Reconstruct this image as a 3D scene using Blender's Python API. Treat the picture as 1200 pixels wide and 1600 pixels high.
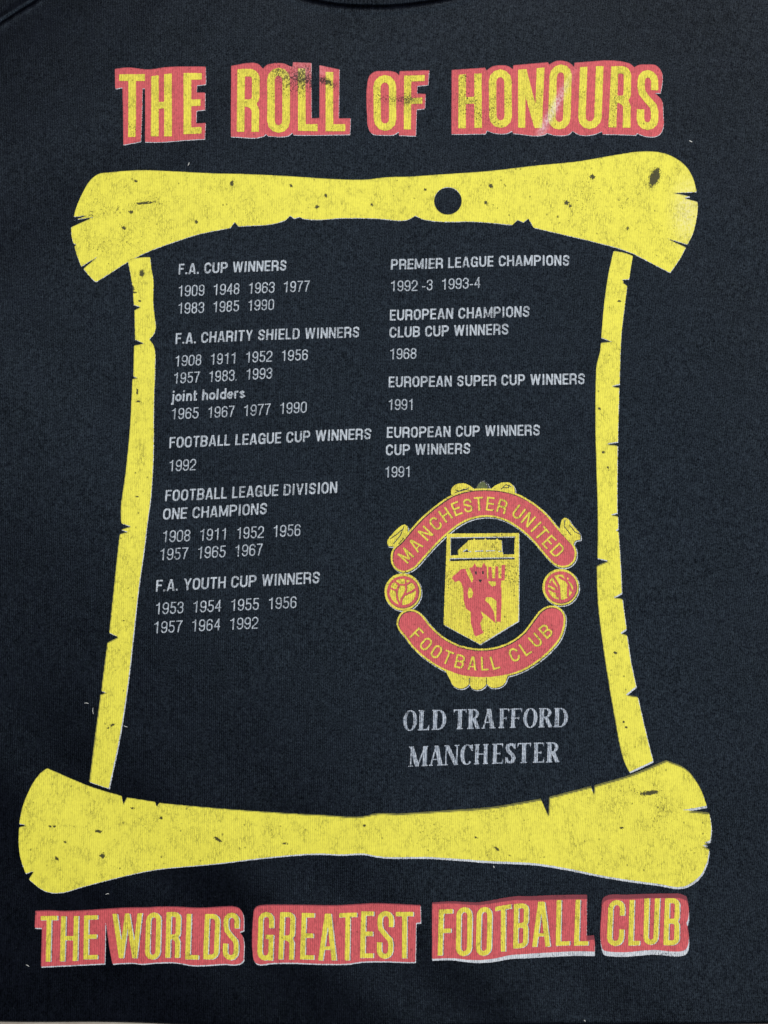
import bpy, math, random
import numpy as np
from mathutils import Vector
random.seed(7); rng = np.random.default_rng(7)
for o in list(bpy.data.objects): bpy.data.objects.remove(o)
scene = bpy.context.scene
COL = scene.collection

# ------------------------------------------------------------------ camera
F_PX, DIST, TILT = 1155.56, 0.38, math.radians(8.0)
ct, st = math.cos(TILT), math.sin(TILT)
cam_d = bpy.data.cameras.new('camera'); cam = bpy.data.objects.new('camera', cam_d); COL.objects.link(cam)
cam.location = (0, -DIST*st, DIST*ct+0.0046); cam.rotation_euler = (TILT, 0, 0)
cam_d.sensor_fit = 'VERTICAL'; cam_d.sensor_height = 36.0; cam_d.lens = 26.0
cam_d.clip_start = 0.01; cam_d.clip_end = 50
scene.camera = cam
# ------------------------------------------------------------------ light
world = bpy.data.worlds.new("World"); scene.world = world; world.use_nodes = True
bg = world.node_tree.nodes['Background']; bg.inputs[0].default_value = (0.86, 0.93, 1.0, 1); bg.inputs[1].default_value = 0.07
def area(name, loc, target, size, power, color, spread=180):
    d = bpy.data.lights.new(name, 'AREA'); d.shape = 'RECTANGLE'; d.size, d.size_y = size
    d.energy = power; d.color = color; d.spread = math.radians(spread)
    o = bpy.data.objects.new(name, d); COL.objects.link(o); o.location = loc
    o.rotation_euler = (Vector(target)-Vector(loc)).to_track_quat('-Z', 'Y').to_euler()
    return o
roof_light = area('ceiling_light', (0.60, 0.66, 1.5), (0.60, 0.66, 0), (2.9, 3.4), 66.0, (1.0, 0.99, 0.985))
roof_light.rotation_euler = (0, 0, math.radians(50))      # lies level; its near edge stops short of the lower left
scene.view_settings.view_transform = 'Standard'; scene.view_settings.look = 'None'
scene.view_settings.exposure = 0.0; scene.view_settings.gamma = 1.0
scene.render.engine = 'CYCLES'

# ------------------------------------------------------------------ mapping from print layout (sheet units) to the cloth plane
def plane(px, py):
    a = (np.asarray(px, float)-600.0)/F_PX; b = (800.0-np.asarray(py, float))/F_PX
    s = DIST*ct/(ct-b*st)
    return s*a, -DIST*st + s*(b*ct+st)
def inv_plane(x, y):
    # world point (z=0) back to sheet units
    vx, vy, vz = x, y+DIST*st, -DIST*ct
    up = vy*ct+vz*st; back = -vy*st+vz*ct
    return 600+F_PX*vx/(-back), 800-F_PX*up/(-back)
def cloth_h(x, y):
    """gentle relief of the cloth lying on the table, metres"""
    h = 0.0011*np.sin(x*31+1.2+1.5*np.sin(y*17))*np.sin(y*23+0.7)
    h = h+0.00035*np.sin(x*67+y*41+2.0*np.sin(y*29+x*11))
    h = h+0.00010*np.sin(x*120-y*95+1.7*np.sin(x*50))
    h = h+0.00002*np.sin(x*310+y*120+2*np.sin(y*140))*np.sin(y*260-x*70)
    return h+0.0045
# ------------------------------------------------------------------ node helpers
class NT:
    def __init__(self, name):
        self.m = bpy.data.materials.new(name); self.m.use_nodes = True
        self.t = self.m.node_tree; self.n = self.t.nodes
        self.b = self.n['Principled BSDF']
    def add(self, typ, **kw):
        nd = self.n.new(typ)
        for k, v in kw.items(): setattr(nd, k, v)
        return nd
    def put(self, sock, v):
        if v is None: return
        if hasattr(v, 'default_value') or hasattr(v, 'is_linked'): self.t.links.new(v, sock)
        else: sock.default_value = v
    def math(self, op, a, b=None, c=None, clamp=False):
        nd = self.add('ShaderNodeMath', operation=op, use_clamp=clamp)
        self.put(nd.inputs[0], a); self.put(nd.inputs[1], b); self.put(nd.inputs[2], c)
        return nd.outputs[0]
    def ramp(self, v, lo, hi, a=0.0, b=1.0):
        nd = self.add('ShaderNodeMapRange', clamp=True); self.put(nd.inputs[0], v)
        for i, q in zip((1, 2, 3, 4), (lo, hi, a, b)): nd.inputs[i].default_value = q
        return nd.outputs[0]
    def coord(self):
        if not hasattr(self, '_c'): self._c = self.add('ShaderNodeTexCoord').outputs['Object']
        return self._c
    def mapped(self, scale, rot=0.0, off=(0, 0, 0)):
        nd = self.add('ShaderNodeMapping'); nd.inputs['Scale'].default_value = scale
        nd.inputs['Rotation'].default_value = (0, 0, rot); nd.inputs['Location'].default_value = off
        self.put(nd.inputs[0], self.coord()); return nd.outputs[0]
    def noise(self, vec, scale=1.0, detail=2.0, rough=0.5, dist=0.0):
        nd = self.add('ShaderNodeTexNoise'); self.put(nd.inputs['Vector'], vec)
        nd.inputs['Scale'].default_value = scale; nd.inputs['Detail'].default_value = detail
        nd.inputs['Roughness'].default_value = rough; nd.inputs['Distortion'].default_value = dist
        return nd.outputs[0]
    def vor(self, vec, feature='F1', rnd=1.0):
        nd = self.add('ShaderNodeTexVoronoi', feature=feature); self.put(nd.inputs['Vector'], vec)
        nd.inputs['Scale'].default_value = 1.0; nd.inputs['Randomness'].default_value = rnd
        return nd.outputs['Distance']
    def mix(self, f, a, b):
        nd = self.add('ShaderNodeMix', data_type='RGBA'); self.put(nd.inputs[0], f)
        self.put(nd.inputs[6], a); self.put(nd.inputs[7], b); return nd.outputs[2]
    def attr(self, name):
        return self.add('ShaderNodeAttribute', attribute_name=name).outputs['Fac']
    def knit(self):
        """ribs of the jersey (wales ~0.95 mm apart) and their stitches"""
        v = self.mapped((1, 1, 1), rot=math.radians(-2.0))
        sp = self.add('ShaderNodeSeparateXYZ'); self.put(sp.inputs[0], v)
        wob = self.noise(self.mapped((60, 25, 1)), detail=2)
        ph = self.math('MULTIPLY_ADD', sp.outputs[0], 2*math.pi/0.00098, self.math('MULTIPLY', wob, 9.0))
        rib = self.math('SINE', ph)
        st_ = self.math('SINE', self.math('ADD', self.math('MULTIPLY', sp.outputs[1], 2*math.pi/0.00075), self.math('MULTIPLY', rib, 1.4)))
        return rib, st_
def rgb(r, g, b): return (r, g, b, 1)
FAB_D, FAB_L = rgb(0.0005, 0.0006, 0.0012), rgb(0.0048, 0.0060, 0.0105)
def cloth_colour(n):
    rib, stt = n.knit()
    fine = n.noise(n.mapped((1500, 950, 900)), detail=3, rough=0.7)
    mid = n.noise(n.mapped((420, 160, 300), off=(3, 1, 0)), detail=2)
    big = n.noise(n.mapped((22, 30, 10)), detail=4, rough=0.6)
    v = n.ramp(fine, 0.34, 0.70)
    v = n.math('ADD', v, n.math('MULTIPLY', n.math('SUBTRACT', mid, 0.5), 0.9))
    v = n.math('ADD', v, n.math('MULTIPLY', rib, 0.13))
    v = n.math('ADD', v, n.math('MULTIPLY', n.math('SUBTRACT', big, 0.5), 0.9), clamp=True)
    c = n.mix(v, FAB_D, FAB_L)
    lint = n.ramp(n.noise(n.mapped((2600, 700, 900), rot=0.6), detail=1), 0.77, 0.85)
    c = n.mix(n.math('MULTIPLY', lint, 0.35), c, rgb(0.10, 0.12, 0.16))
    hgt = n.math('ADD', n.math('MULTIPLY', rib, 0.35), n.math('ADD', n.math('MULTIPLY', fine, 1.5), n.math('MULTIPLY', stt, 0.2)))
    return c, hgt
def finish(n, colour, height, rough=0.75, spec=0.3, bump=0.6, dist=0.00012, sheen=0.0, tint=None):
    n.put(n.b.inputs['Base Color'], colour); n.put(n.b.inputs['Roughness'], rough)
    n.put(n.b.inputs['Specular IOR Level'], spec)
    if tint: n.b.inputs['Specular Tint'].default_value = tint
    n.b.inputs['Sheen Weight'].default_value = sheen; n.b.inputs['Sheen Roughness'].default_value = 0.5
    n.b.inputs['Sheen Tint'].default_value = rgb(0.75, 0.85, 1.0)
    bp = n.add('ShaderNodeBump'); bp.inputs['Strength'].default_value = bump; bp.inputs['Distance'].default_value = dist
    n.put(bp.inputs['Height'], height); n.put(n.b.inputs['Normal'], bp.outputs[0])
    return n.m
def mat_cloth(name, k=1.0):
    n = NT(name); c, h = cloth_colour(n)
    f = n.noise(n.mapped((1250, 1000, 900), off=(5, 3, 0)), detail=3, rough=0.75)
    g = n.noise(n.mapped((300, 260, 200), off=(1, 3, 0)), detail=2)
    rib, _ = n.knit()
    sp = n.math('MULTIPLY', n.math('MULTIPLY_ADD', rib, 0.26, 1.0), n.ramp(f, 0.36, 0.68, 0.03*k, 0.31*k))
    sp = n.math('MULTIPLY', sp, n.ramp(g, 0.3, 0.7, 0.75, 1.2))
    return finish(n, c, h, 0.27, sp, 0.42, 0.00010, 0.0, rgb(0.52, 0.74, 0.97))
def mat_print(name, light, dark, base_wear=0.0, cracks=1.0, specks=1.0, nobase=None, gloss=0.62, mott=0.30):
    """ink layer: colour, mottling where the ink is thin, cracks between the ribs and lost flecks where the black cloth shows"""
    n = NT(name); cc, ch = cloth_colour(n); rib, stt = n.knit()
    mot = n.noise(n.mapped((900, 600, 500), off=(7, 2, 0)), detail=4, rough=0.7)
    blot = n.noise(n.mapped((30, 28, 20), off=(1, 9, 0)), detail=4, rough=0.6)
    v = n.math('ADD', n.ramp(mot, 0.30, 0.72), n.math('MULTIPLY', n.math('SUBTRACT', blot, 0.5), mott), clamp=True)
    v = n.math('ADD', v, n.math('MULTIPLY', rib, 0.30), clamp=True)
    c = n.mix(v, dark, light)
    if nobase is not None: c = n.mix(n.attr('nobase'), c, nobase)
    c = n.mix(n.math('MULTIPLY', n.attr('pale'), n.ramp(mot, 0.35, 0.6)), c, rgb(0.78, 0.70, 0.72))
    wear = n.math('ADD', n.attr('wear'), base_wear)
    # cracks running with the ribs
    warp = n.add('ShaderNodeVectorMath', operation='ADD')
    n.put(warp.inputs[0], n.mapped((840, 230, 200), rot=math.radians(-1)))
    wn = n.add('ShaderNodeTexNoise'); n.put(wn.inputs['Vector'], n.mapped((700, 300, 200))); n.put(warp.inputs[1], wn.outputs['Color'])
    edge = n.vor(warp.outputs[0], 'DISTANCE_TO_EDGE')
    ck_area = n.ramp(n.noise(n.mapped((170, 120, 50), off=(4, 4, 0)), detail=4, rough=0.75), 0.42, 0.66)
    ck = n.math('MULTIPLY', n.ramp(edge, 0.02, 0.12, 1.0, 0.0), n.math('MULTIPLY', ck_area, 0.56*cracks))
    # flecks
    f1 = n.noise(n.mapped((1300, 900, 700), off=(2, 5, 0)), detail=3, rough=0.75)
    f2 = n.noise(n.mapped((60, 50, 30), off=(8, 5, 0)), detail=3, rough=0.6)
    thr = n.math('ADD', f1, n.math('MULTIPLY', n.math('SUBTRACT', f2, 0.55), 0.45*specks))
    thr = n.math('ADD', thr, n.math('MULTIPLY', wear, 0.42))
    fl = n.ramp(thr, 0.66, 0.80, 0.0, 0.93)
    def spots(sx, sy, ox, r, gate, k):
        w = n.add('ShaderNodeVectorMath', operation='ADD'); n.put(w.inputs[0], n.mapped((sx, sy, 50), off=(ox, 2.3, 0)))
        wn2 = n.add('ShaderNodeTexNoise'); n.put(wn2.inputs['Vector'], n.mapped((1500, 1300, 200))); sc = n.add('ShaderNodeVectorMath', operation='SCALE'); sc.inputs['Scale'].default_value = 0.42
        n.put(sc.inputs[0], wn2.outputs['Color']); n.put(w.inputs[1], sc.outputs[0])
        g = n.ramp(n.noise(n.mapped((sx*0.8, sy*0.8, 50), off=(ox, 7, 0)), detail=1), gate, gate+0.06, 0.0, r)
        d = n.vor(w.outputs[0])
        return n.math('MULTIPLY', n.math('LESS_THAN', d, g), k)
    big = n.math('MAXIMUM', spots(150, 120, 3.0, 0.10, 0.68, min(1, 0.9*specks)), spots(360, 300, 9.0, 0.17, 0.57, 0.62*specks))
    m = n.math('MAXIMUM', n.math('MAXIMUM', ck, fl), big, clamp=True)
    m = n.math('MAXIMUM', m, n.math('MULTIPLY', n.ramp(n.math('ADD', wear, n.math('MULTIPLY', n.math('SUBTRACT', f1, 0.5), 1.6)), 0.62, 0.95), 0.94), clamp=True)
    c = n.mix(m, c, cc)
    h = n.math('SUBTRACT', n.math('ADD', n.math('MULTIPLY', rib, 0.35), n.math('MULTIPLY', mot, 1.2)), n.math('MULTIPLY', m, 1.3))
    return finish(n, c, h, gloss, 0.35, 0.6, 0.00010)
M_cloth = mat_cloth('black_jersey')
M_rib = mat_cloth('black_rib_knit', 0.7)
M_yel = mat_print('yellow_ink', rgb(0.85, 0.79, 0.078), rgb(0.67, 0.615, 0.062), 0.0, 1.0, 1.0, rgb(0.13, 0.13, 0.03))
M_yel2 = mat_print('yellow_letter_ink', rgb(0.87, 0.79, 0.075), rgb(0.56, 0.46, 0.050), 0.16, 1.0, 1.0, None)
M_red = mat_print('red_ink', rgb(0.70, 0.112, 0.125), rgb(0.42, 0.062, 0.072), 0.05, 0.6, 0.7, rgb(0.20, 0.030, 0.045))
M_white = mat_print('white_ink', rgb(0.72, 0.76, 0.80), rgb(0.38, 0.42, 0.48), 0.24, 0.6, 0.9)
M_text = mat_print('white_text_ink', rgb(0.62, 0.68, 0.74), rgb(0.22, 0.26, 0.31), 0.30, 1.0, 0.8)
M_fine = mat_print('white_year_ink', rgb(0.58, 0.64, 0.70), rgb(0.20, 0.24, 0.29), 0.29, 0.9, 0.7)
M_serif = mat_print('pale_serif_ink', rgb(0.56, 0.62, 0.70), rgb(0.14, 0.18, 0.24), 0.33, 0.9, 0.9)
M_key = mat_print('worn_black_line_ink', rgb(0.06, 0.02, 0.02), rgb(0.30, 0.08, 0.07), 0.0, 0.3, 0.3)
M_olive = mat_print('dark_olive_ink', rgb(0.16, 0.19, 0.05), rgb(0.05, 0.07, 0.03), 0.15, 1, 1)
M_black = mat_print('black_ink', rgb(0.012, 0.014, 0.02), rgb(0.006, 0.008, 0.012), 0.0, 0.3, 0.3)

def mat_table():
    n = NT('pale_table_laminate')
    a = n.noise(n.mapped((60, 9, 20)), detail=5, rough=0.6); b = n.noise(n.mapped((700, 200, 200)), detail=2)
    v = n.math('ADD', n.ramp(a, 0.3, 0.7), n.math('MULTIPLY', n.math('SUBTRACT', b, 0.5), 0.5), clamp=True)
    c = n.mix(v, rgb(0.33, 0.29, 0.24), rgb(0.50, 0.46, 0.40))
    return finish(n, c, b, 0.5, 0.4, 0.1, 0.0002)
M_table = mat_table()
def mat_lint():
    n = NT('pale_lint'); a = n.noise(n.mapped((3000, 3000, 3000)), detail=2)
    return finish(n, n.mix(a, rgb(0.5, 0.52, 0.5), rgb(0.85, 0.86, 0.84)), a, 0.8, 0.2, 0.2, 0.0001)
M_lint = mat_lint()

# ------------------------------------------------------------------ shapes as distance fields
def sdf(rings, X, Y):
    """signed distance (negative inside, even-odd) to closed rings"""
    best = np.full(X.shape, 1e18); odd = np.zeros(X.shape, bool)
    for r in rings:
        P = np.asarray(r, float); Q = np.roll(P, -1, axis=0)
        for (ax, ay), (bx, by) in zip(P, Q):
            dx, dy = bx-ax, by-ay; L = dx*dx+dy*dy
            if L < 1e-12: continue
            t = np.clip(((X-ax)*dx+(Y-ay)*dy)/L, 0, 1)
            d = (X-ax-t*dx)**2+(Y-ay-t*dy)**2
            np.minimum(best, d, out=best)
            if ay != by:
                c = ((ay > Y) != (by > Y)) & (X < dx*(Y-ay)/dy+ax)
                odd ^= c
    d = np.sqrt(best)
    return np.where(odd, -d, d)
def bbox(strokes):
    A = np.concatenate([np.asarray(r, float) for s in strokes for r in s])
    return A[:, 0].min(), A[:, 1].min(), A[:, 0].max(), A[:, 1].max()
def union_field(strokes):
    bb = [bbox([s]) for s in strokes]
    def f(X, Y):
        out = np.full(X.shape, 50.0)
        for s, (x0, y0, x1, y1) in zip(strokes, bb):
            m = (X > x0-5) & (X < x1+5) & (Y > y0-5) & (Y < y1+5)
            if m.any(): out[m] = np.minimum(out[m], sdf(s, X[m], Y[m]))
        return out
    return f
def blob(X, Y, cx, cy, sx, sy, ang=0):
    c, s = math.cos(math.radians(ang)), math.sin(math.radians(ang))
    u = (X-cx)*c+(Y-cy)*s; v = -(X-cx)*s+(Y-cy)*c
    return np.exp(-0.5*((u/sx)**2+(v/sy)**2))
def wear_at(X, Y):
    w = 0.34*blob(X, Y, 458, 118, 28, 12, 15)+0.34*blob(X, Y, 482, 118, 14, 16, 0)+0.62*blob(X, Y, 509, 128, 11, 4, 25)
    w += 0.16*blob(X, Y, 470, 145, 30, 15)+0.25*blob(X, Y, 525, 136, 10, 8)
    w += 0.42*blob(X, Y, 630, 154, 17, 6)+0.3*blob(X, Y, 605, 155, 26, 11)
    w += 1.0*np.clip(1.5*blob(X, Y, 1022, 278, 5.0, 11, 22), 0, 1)
    w += 0.16*blob(X, Y, 210, 325, 85, 4, -11)+0.10*blob(X, Y, 160, 390, 40, 12, -30)
    w += 0.24*blob(X, Y, 980, 1245, 60, 26, 8)+0.12*blob(X, Y, 215, 1300, 70, 40)+0.2*blob(X, Y, 170, 350, 60, 45)+0.2*blob(X, Y, 960, 320, 90, 50)+0.14*blob(X, Y, 1040, 1320, 70, 50)+0.15*blob(X, Y, 690, 1300, 60, 30)+0.16*blob(X, Y, 960, 890, 40, 60)+0.16*blob(X, Y, 350, 320, 70, 20)
    w += 0.15*blob(X, Y, 752, 180, 60, 40)+0.22*blob(X, Y, 960, 160, 8, 40)
    w += 0.16*blob(X, Y, 752, 910, 90, 100)
    w += 0.20*blob(X, Y, 430, 130, 26, 14)+0.16*blob(X, Y, 730, 150, 18, 26)+0.2*blob(X, Y, 640, 128, 16, 10)
    for a, b, c, d, e in ((509, 305, 2, 4, 0), (495, 323, 3.4, 2.2, -20), (581, 318, 2.4, 2.4, 0), (212, 283, 2.4, 2.4, 0), (205, 332, 3, 2, 0), (194, 357, 2.6, 2.2, 0), (307, 348, 2.2, 2.6, 0),
                          (225, 318, 12, 1.6, -4), (664, 295, 2.5, 2.2, 0), (767, 290, 3, 2.6, 20), (759, 317, 2, 2.6, 0), (884, 319, 3, 3, 0), (890, 324, 2, 2, 0), (925, 278, 3.5, 3.5, 40), (980, 358, 2, 2.6, 0), (363, 288, 2.6, 4.5, 10), (455, 291, 2.2, 2.2, 0),
                          (207, 1263, 3.2, 1.6, 10), (89, 1341, 4, 2.2, 35), (160, 1337, 3.2, 3.2, 0), (341, 1311, 6.5, 1.7, 32), (445, 1318, 6, 1.2, 0), (102, 1315, 2, 2, 0), (252, 1278, 2, 2, 0), (569, 1290, 2, 2, 0), (313, 1344, 2.4, 1.6, 0), (153, 1299, 6, 2, 5), (85, 1291, 3, 1.8, 0), (78, 1291, 2, 2, 0),
                          (777, 1327, 4.5, 1.8, 40), (744, 1309, 3, 1.8, 10), (796, 1337, 1.6, 1.4, 0), (1015, 1238, 13, 3, -8), (971, 1293, 3, 1.4, 0), (215, 627, 3.2, 1.6, 0), (214, 611, 1.4, 5, 0), (208, 451, 2, 4.5, 0), (211, 457, 3, 1.2, 0), (218, 470, 2, 1.6, 0), (222, 428, 4, 5, 0), (194, 970, 3, 1.2, 0),
                          (214, 776, 3, 1.6, 0), (175, 1133, 3.2, 1.6, -25), (168, 1138, 2.6, 1.4, -20), (163, 1131, 1.6, 1, 0), (968, 470, 3, 1.4, 0), (937, 638, 2.4, 2.2, 0), (944, 706, 3, 2, 0), (951, 730, 2, 2, 0), (974, 1128, 2, 1.6, 0), (978, 1136, 2, 1.6, 0), (961, 1020, 3, 2, 0)):
        w += 1.1*np.clip(1.3*blob(X, Y, a, b, c*0.75, d*0.75, e), 0, 1)
    return w
def pale_at(X, Y):
    p = 0.6*np.clip(1.4*blob(X, Y, 862, 176, 34, 4.0, -62), 0, 1)
    p += 0.25*blob(X, Y, 480, 112, 22, 12)+0.35*blob(X, Y, 1075, 330, 14, 30)
    return np.clip(p, 0, 1)

OBJ = {}
def link(name, me, mat, parent=None):
    o = bpy.data.objects.new(name, me); COL.objects.link(o)
    if mat: me.materials.append(mat)
    if parent: o.parent = parent
    return o
def sheet(name, field, box, cell, mat, parent, lift, rough=0.35, nobase=None):
    """marching squares: the inside of a field becomes one thin layer of ink lying on the relief of the cloth"""
    x0, y0, x1, y1 = box[0]-2*cell, box[1]-2*cell, box[2]+2*cell, box[3]+2*cell
    nx, ny = int((x1-x0)/cell)+2, int((y1-y0)/cell)+2
    gx = x0+np.arange(nx)*cell; gy = y0+np.arange(ny)*cell
    X, Y = np.meshgrid(gx, gy, indexing='ij')
    V = field(X, Y)
    V = V+(rng.random(V.shape)-0.5)*2*rough
    V[np.abs(V) < 1e-6] = 1e-6
    I = V < 0
    used = -np.ones(V.shape, np.int64)
    ii, jj = np.nonzero(I); used[ii, jj] = np.arange(len(ii))
    pts = list(zip(X[ii, jj], Y[ii, jj]))
    cnt = I[:-1, :-1].astype(int)+I[1:, :-1]+I[1:, 1:]+I[:-1, 1:]
    fi, fj = np.nonzero(cnt == 4)
    faces = np.stack([used[fi, fj], used[fi, fj+1], used[fi+1, fj+1], used[fi+1, fj]], 1).tolist()
    ev = {}
    mi, mj = np.nonzero((cnt > 0) & (cnt < 4))
    for i, j in zip(mi.tolist(), mj.tolist()):
        cs = ((i, j), (i, j+1), (i+1, j+1), (i+1, j)); poly = []
        for k in range(4):
            a, b = cs[k], cs[(k+1) % 4]; va, vb = V[a], V[b]
            if va < 0: poly.append(int(used[a]))
            if (va < 0) != (vb < 0):
                key = (a, b) if a < b else (b, a)
                q = ev.get(key)
                if q is None:
                    t = min(max(va/(va-vb), 0.02), 0.98); q = len(pts); ev[key] = q
                    pts.append((X[a]+(X[b]-X[a])*t, Y[a]+(Y[b]-Y[a])*t))
                poly.append(q)
        if len(poly) > 2: faces.append(poly)
    if not pts: return None
    P = np.array(pts); wx, wy = plane(P[:, 0], P[:, 1])
    wz = cloth_h(wx, wy)+lift*1e-3
    me = bpy.data.meshes.new(name)
    me.from_pydata(np.stack([wx, wy, wz], 1).tolist(), [], faces)
    for an, fn in (('wear', wear_at), ('pale', pale_at)):
        at = me.attributes.new(an, 'FLOAT', 'POINT'); at.data.foreach_set('value', fn(P[:, 0], P[:, 1]).astype(np.float32))
    at = me.attributes.new('nobase', 'FLOAT', 'POINT')
    at.data.foreach_set('value', (nobase(P[:, 0], P[:, 1]) if nobase else np.zeros(len(P))).astype(np.float32))
    me.polygons.foreach_set('use_smooth', [True]*len(me.polygons))
    me.update()
    return link(name, me, mat, parent)
def shifted(field, sh):
    def f(X, Y):
        dx, dy = sh(X, Y); return field(X-dx, Y-dy)
    return f
def no_under(under):
    def f(X, Y): return np.clip(under(X, Y)/0.9+0.2, 0, 1)
    return f
def curve(pts, n=5, lim=42):
    """closed outline: rounded where it turns gently, sharp at corners and nicks"""
    P = [np.array(p, float) for p in pts]; N = len(P); out = []
    def unit(v):
        l = np.linalg.norm(v); return v/l if l else v
    tang = []
    for i in range(N):
        a, b = P[i]-P[i-1], P[(i+1) % N]-P[i]
        c = np.dot(unit(a), unit(b))
        tang.append(unit(unit(a)+unit(b)) if c > math.cos(math.radians(lim)) else None)
    for i in range(N):
        a, b = P[i], P[(i+1) % N]; L = np.linalg.norm(b-a); d = unit(b-a)
        ta = (tang[i] if tang[i] is not None else d)*L; tb = (tang[(i+1) % N] if tang[(i+1) % N] is not None else d)*L
        k = n if L > 8 else 2
        for s in range(k):
            t = s/k
            out.append((2*t**3-3*t**2+1)*a+(t**3-2*t**2+t)*ta+(-2*t**3+3*t**2)*b+(t**3-t**2)*tb)
    return out
def reg(ox, oy, k, pts): return [(ox+x/k, oy+y/k) for x, y in pts]

# ------------------------------------------------------------------ lettering: strokes in a W x H box, then set into a quad
def BX(x0, y0, x1, y1): return [[(x0, y0), (x1, y0), (x1, y1), (x0, y1)]]
def DG(x0, y0, x1, y1, w): return [[(x0-w/2, y0), (x0+w/2, y0), (x1+w/2, y1), (x1-w/2, y1)]]
def RB(pts, t, closed=False):
    P = [np.array(p, float) for p in pts]; N = len(P); L, R = [], []
    for i in range(N):
        if closed: a, b = P[i]-P[i-1], P[(i+1) % N]-P[i]
        else:
            a = P[i]-P[i-1] if i else P[1]-P[0]; b = P[i+1]-P[i] if i < N-1 else P[-1]-P[-2]
        a = a/(np.linalg.norm(a)+1e-9); b = b/(np.linalg.norm(b)+1e-9)
        n1 = np.array((-a[1], a[0])); n2 = np.array((-b[1], b[0])); m = n1+n2; m = m/(np.linalg.norm(m)+1e-9)
        k = t/max(np.dot(m, n1), 0.5)
        L.append(tuple(P[i]+m*k)); R.append(tuple(P[i]-m*k))
    return [L, R] if closed else [L+R[::-1]]
def AR(cx, cy, rx, ry, a0, a1, n=6):
    return [(cx+rx*math.cos(math.radians(a0+(a1-a0)*i/n)), cy+ry*math.sin(math.radians(a0+(a1-a0)*i/n))) for i in range(n+1)]
def glyph(c, W, H, t, h=None):
    """block letters; t half width of stems, h of bars; y runs down"""
    h = h or t; r = W/2-t; ry = min(r*1.05, H/4)
    top = AR(W/2, ry+h, r, ry, 180, 360); bot = AR(W/2, H-ry-h, r, ry, 0, 180)
    lft, rgt = BX(0, 0, 2*t, H), BX(W-2*t, 0, W, H)
    if c in 'O0': return [RB(top+bot, t, True)]
    if c == 'D':
        return [RB([(t, h)]+AR(W-t-r*.9, h+ry, r*.9, ry, -90, 0)+AR(W-t-r*.9, H-h-ry, r*.9, ry, 0, 90)+[(t, H-h)], h if t < 3 else t), lft]
    if c == 'C': return [RB([(W-t, H*.34)]+top[::-1]+bot[::-1]+[(W-t, H*.64)], t)]
    if c == 'G': return [RB([(W-t, H*.33)]+top[::-1]+bot[::-1]+[(W-t, H*.47)], t), BX(W*.5, H*.47, W, H*.47+2*h), BX(W-2*t, H*.6, W, H)]
    if c == 'S':
        return [RB([(W-t, H*.33)]+top[::-1]+[(t, H*.28), (t+W*.06, H*.38), (W*.5, H*.5), (W-t-W*.06, H*.60), (W-t, H*.69)]+bot+[(t, H*.66)], t)]
    if c == 'U': return [RB([(W-t, 0)]+bot+[(t, 0)], t)]
    if c == 'J': return [RB([(W-t, 0)]+bot+[(t, H*.7)], t)]
    if c == 'E': return [lft, BX(0, 0, W, 2*h), BX(0, H*.46-h*.5, W*.94, H*.46+h*1.5), BX(0, H-2*h, W, H)]
    if c == 'F': return [lft, BX(0, 0, W, 2*h), BX(0, H*.44-h*.5, W*.9, H*.44+h*1.5)]
    if c == 'L': return [lft, BX(0, H-2*h, W, H)]
    if c == 'T': return [BX(W/2-t, 0, W/2+t, H), BX(0, 0, W, 2*h)]
    if c == 'H': return [lft, rgt, BX(t, H*.49-h, W-t, H*.49+h)]
    if c == 'I': return [BX(0, 0, W, H)] if W < 3*t else [BX(W/2-t, 0, W/2+t, H)]
    if c == 'N': return [lft, rgt, DG(t*1.1, 0, W-t*1.1, H, 2.1*t)]
    if c == 'M': return [lft, rgt, DG(t, 0, W/2, H*.9, 1.9*t), DG(W-t, 0, W/2, H*.9, 1.9*t)]
    if c == 'A': return [DG(W/2-t*.35, 0, t, H, 2*t), DG(W/2+t*.35, 0, W-t, H, 2*t), BX(W*.26, H*.70, W*.74, H*.70+1.5*h)]
    if c == 'V': return [DG(t, 0, W/2, H, 2*t), DG(W-t, 0, W/2, H, 2*t)]
    if c == 'W': return [DG(t, 0, W*.27, H, 2*t), DG(W*.5, 0, W*.27, H, 1.9*t), DG(W*.5, 0, W*.73, H, 1.9*t), DG(W-t, 0, W*.73, H, 2*t)]
    if c == 'Y': return [DG(t, 0, W/2, H*.58, 2*t), DG(W-t, 0, W/2, H*.58, 2*t), BX(W/2-t, H*.5, W/2+t, H)]
    if c in 'PR':
        e = AR(W-t-r*.9, h+ry*.85, r*.9, ry*.85, -90, 0)+AR(W-t-r*.9, H*.54-h-ry*.85+h, r*.9, ry*.85, 0, 90)
        out = [lft, RB([(t, h)]+e+[(t, H*.54)], t)]
        if c == 'R': out.append(RB([(W*.5, H*.54), (W-t*1.5, H*.59), (W-t, H*.66), (W-t, H)], t))
        return out
    if c == 'B':
        def lobe(a, b): return RB([(t, a)]+AR(W-t-r*.9, a+ry*.8, r*.9, ry*.8, -90, 0)+AR(W-t-r*.9, b-ry*.8, r*.9, ry*.8, 0, 90)+[(t, b)], t)
        return [lft, lobe(h, H*.49), lobe(H*.49, H-h)]
    if c == '1': return [BX(W*.62-t, 0, W*.62+t, H), RB([(W*.62-t, H*.1), (W*.4, H*.20), (W*.1, H*.215)], t*.9)]
    if c == '2': return [RB([(t, H*.33)]+AR(W/2, ry+h, r, ry, 180, 360)+[(W-t, H*.33), (W-t*1.5, H*.46), (t*1.4, H*.84), (t, H-h)], t), BX(0, H-2*h, W, H)]
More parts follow.
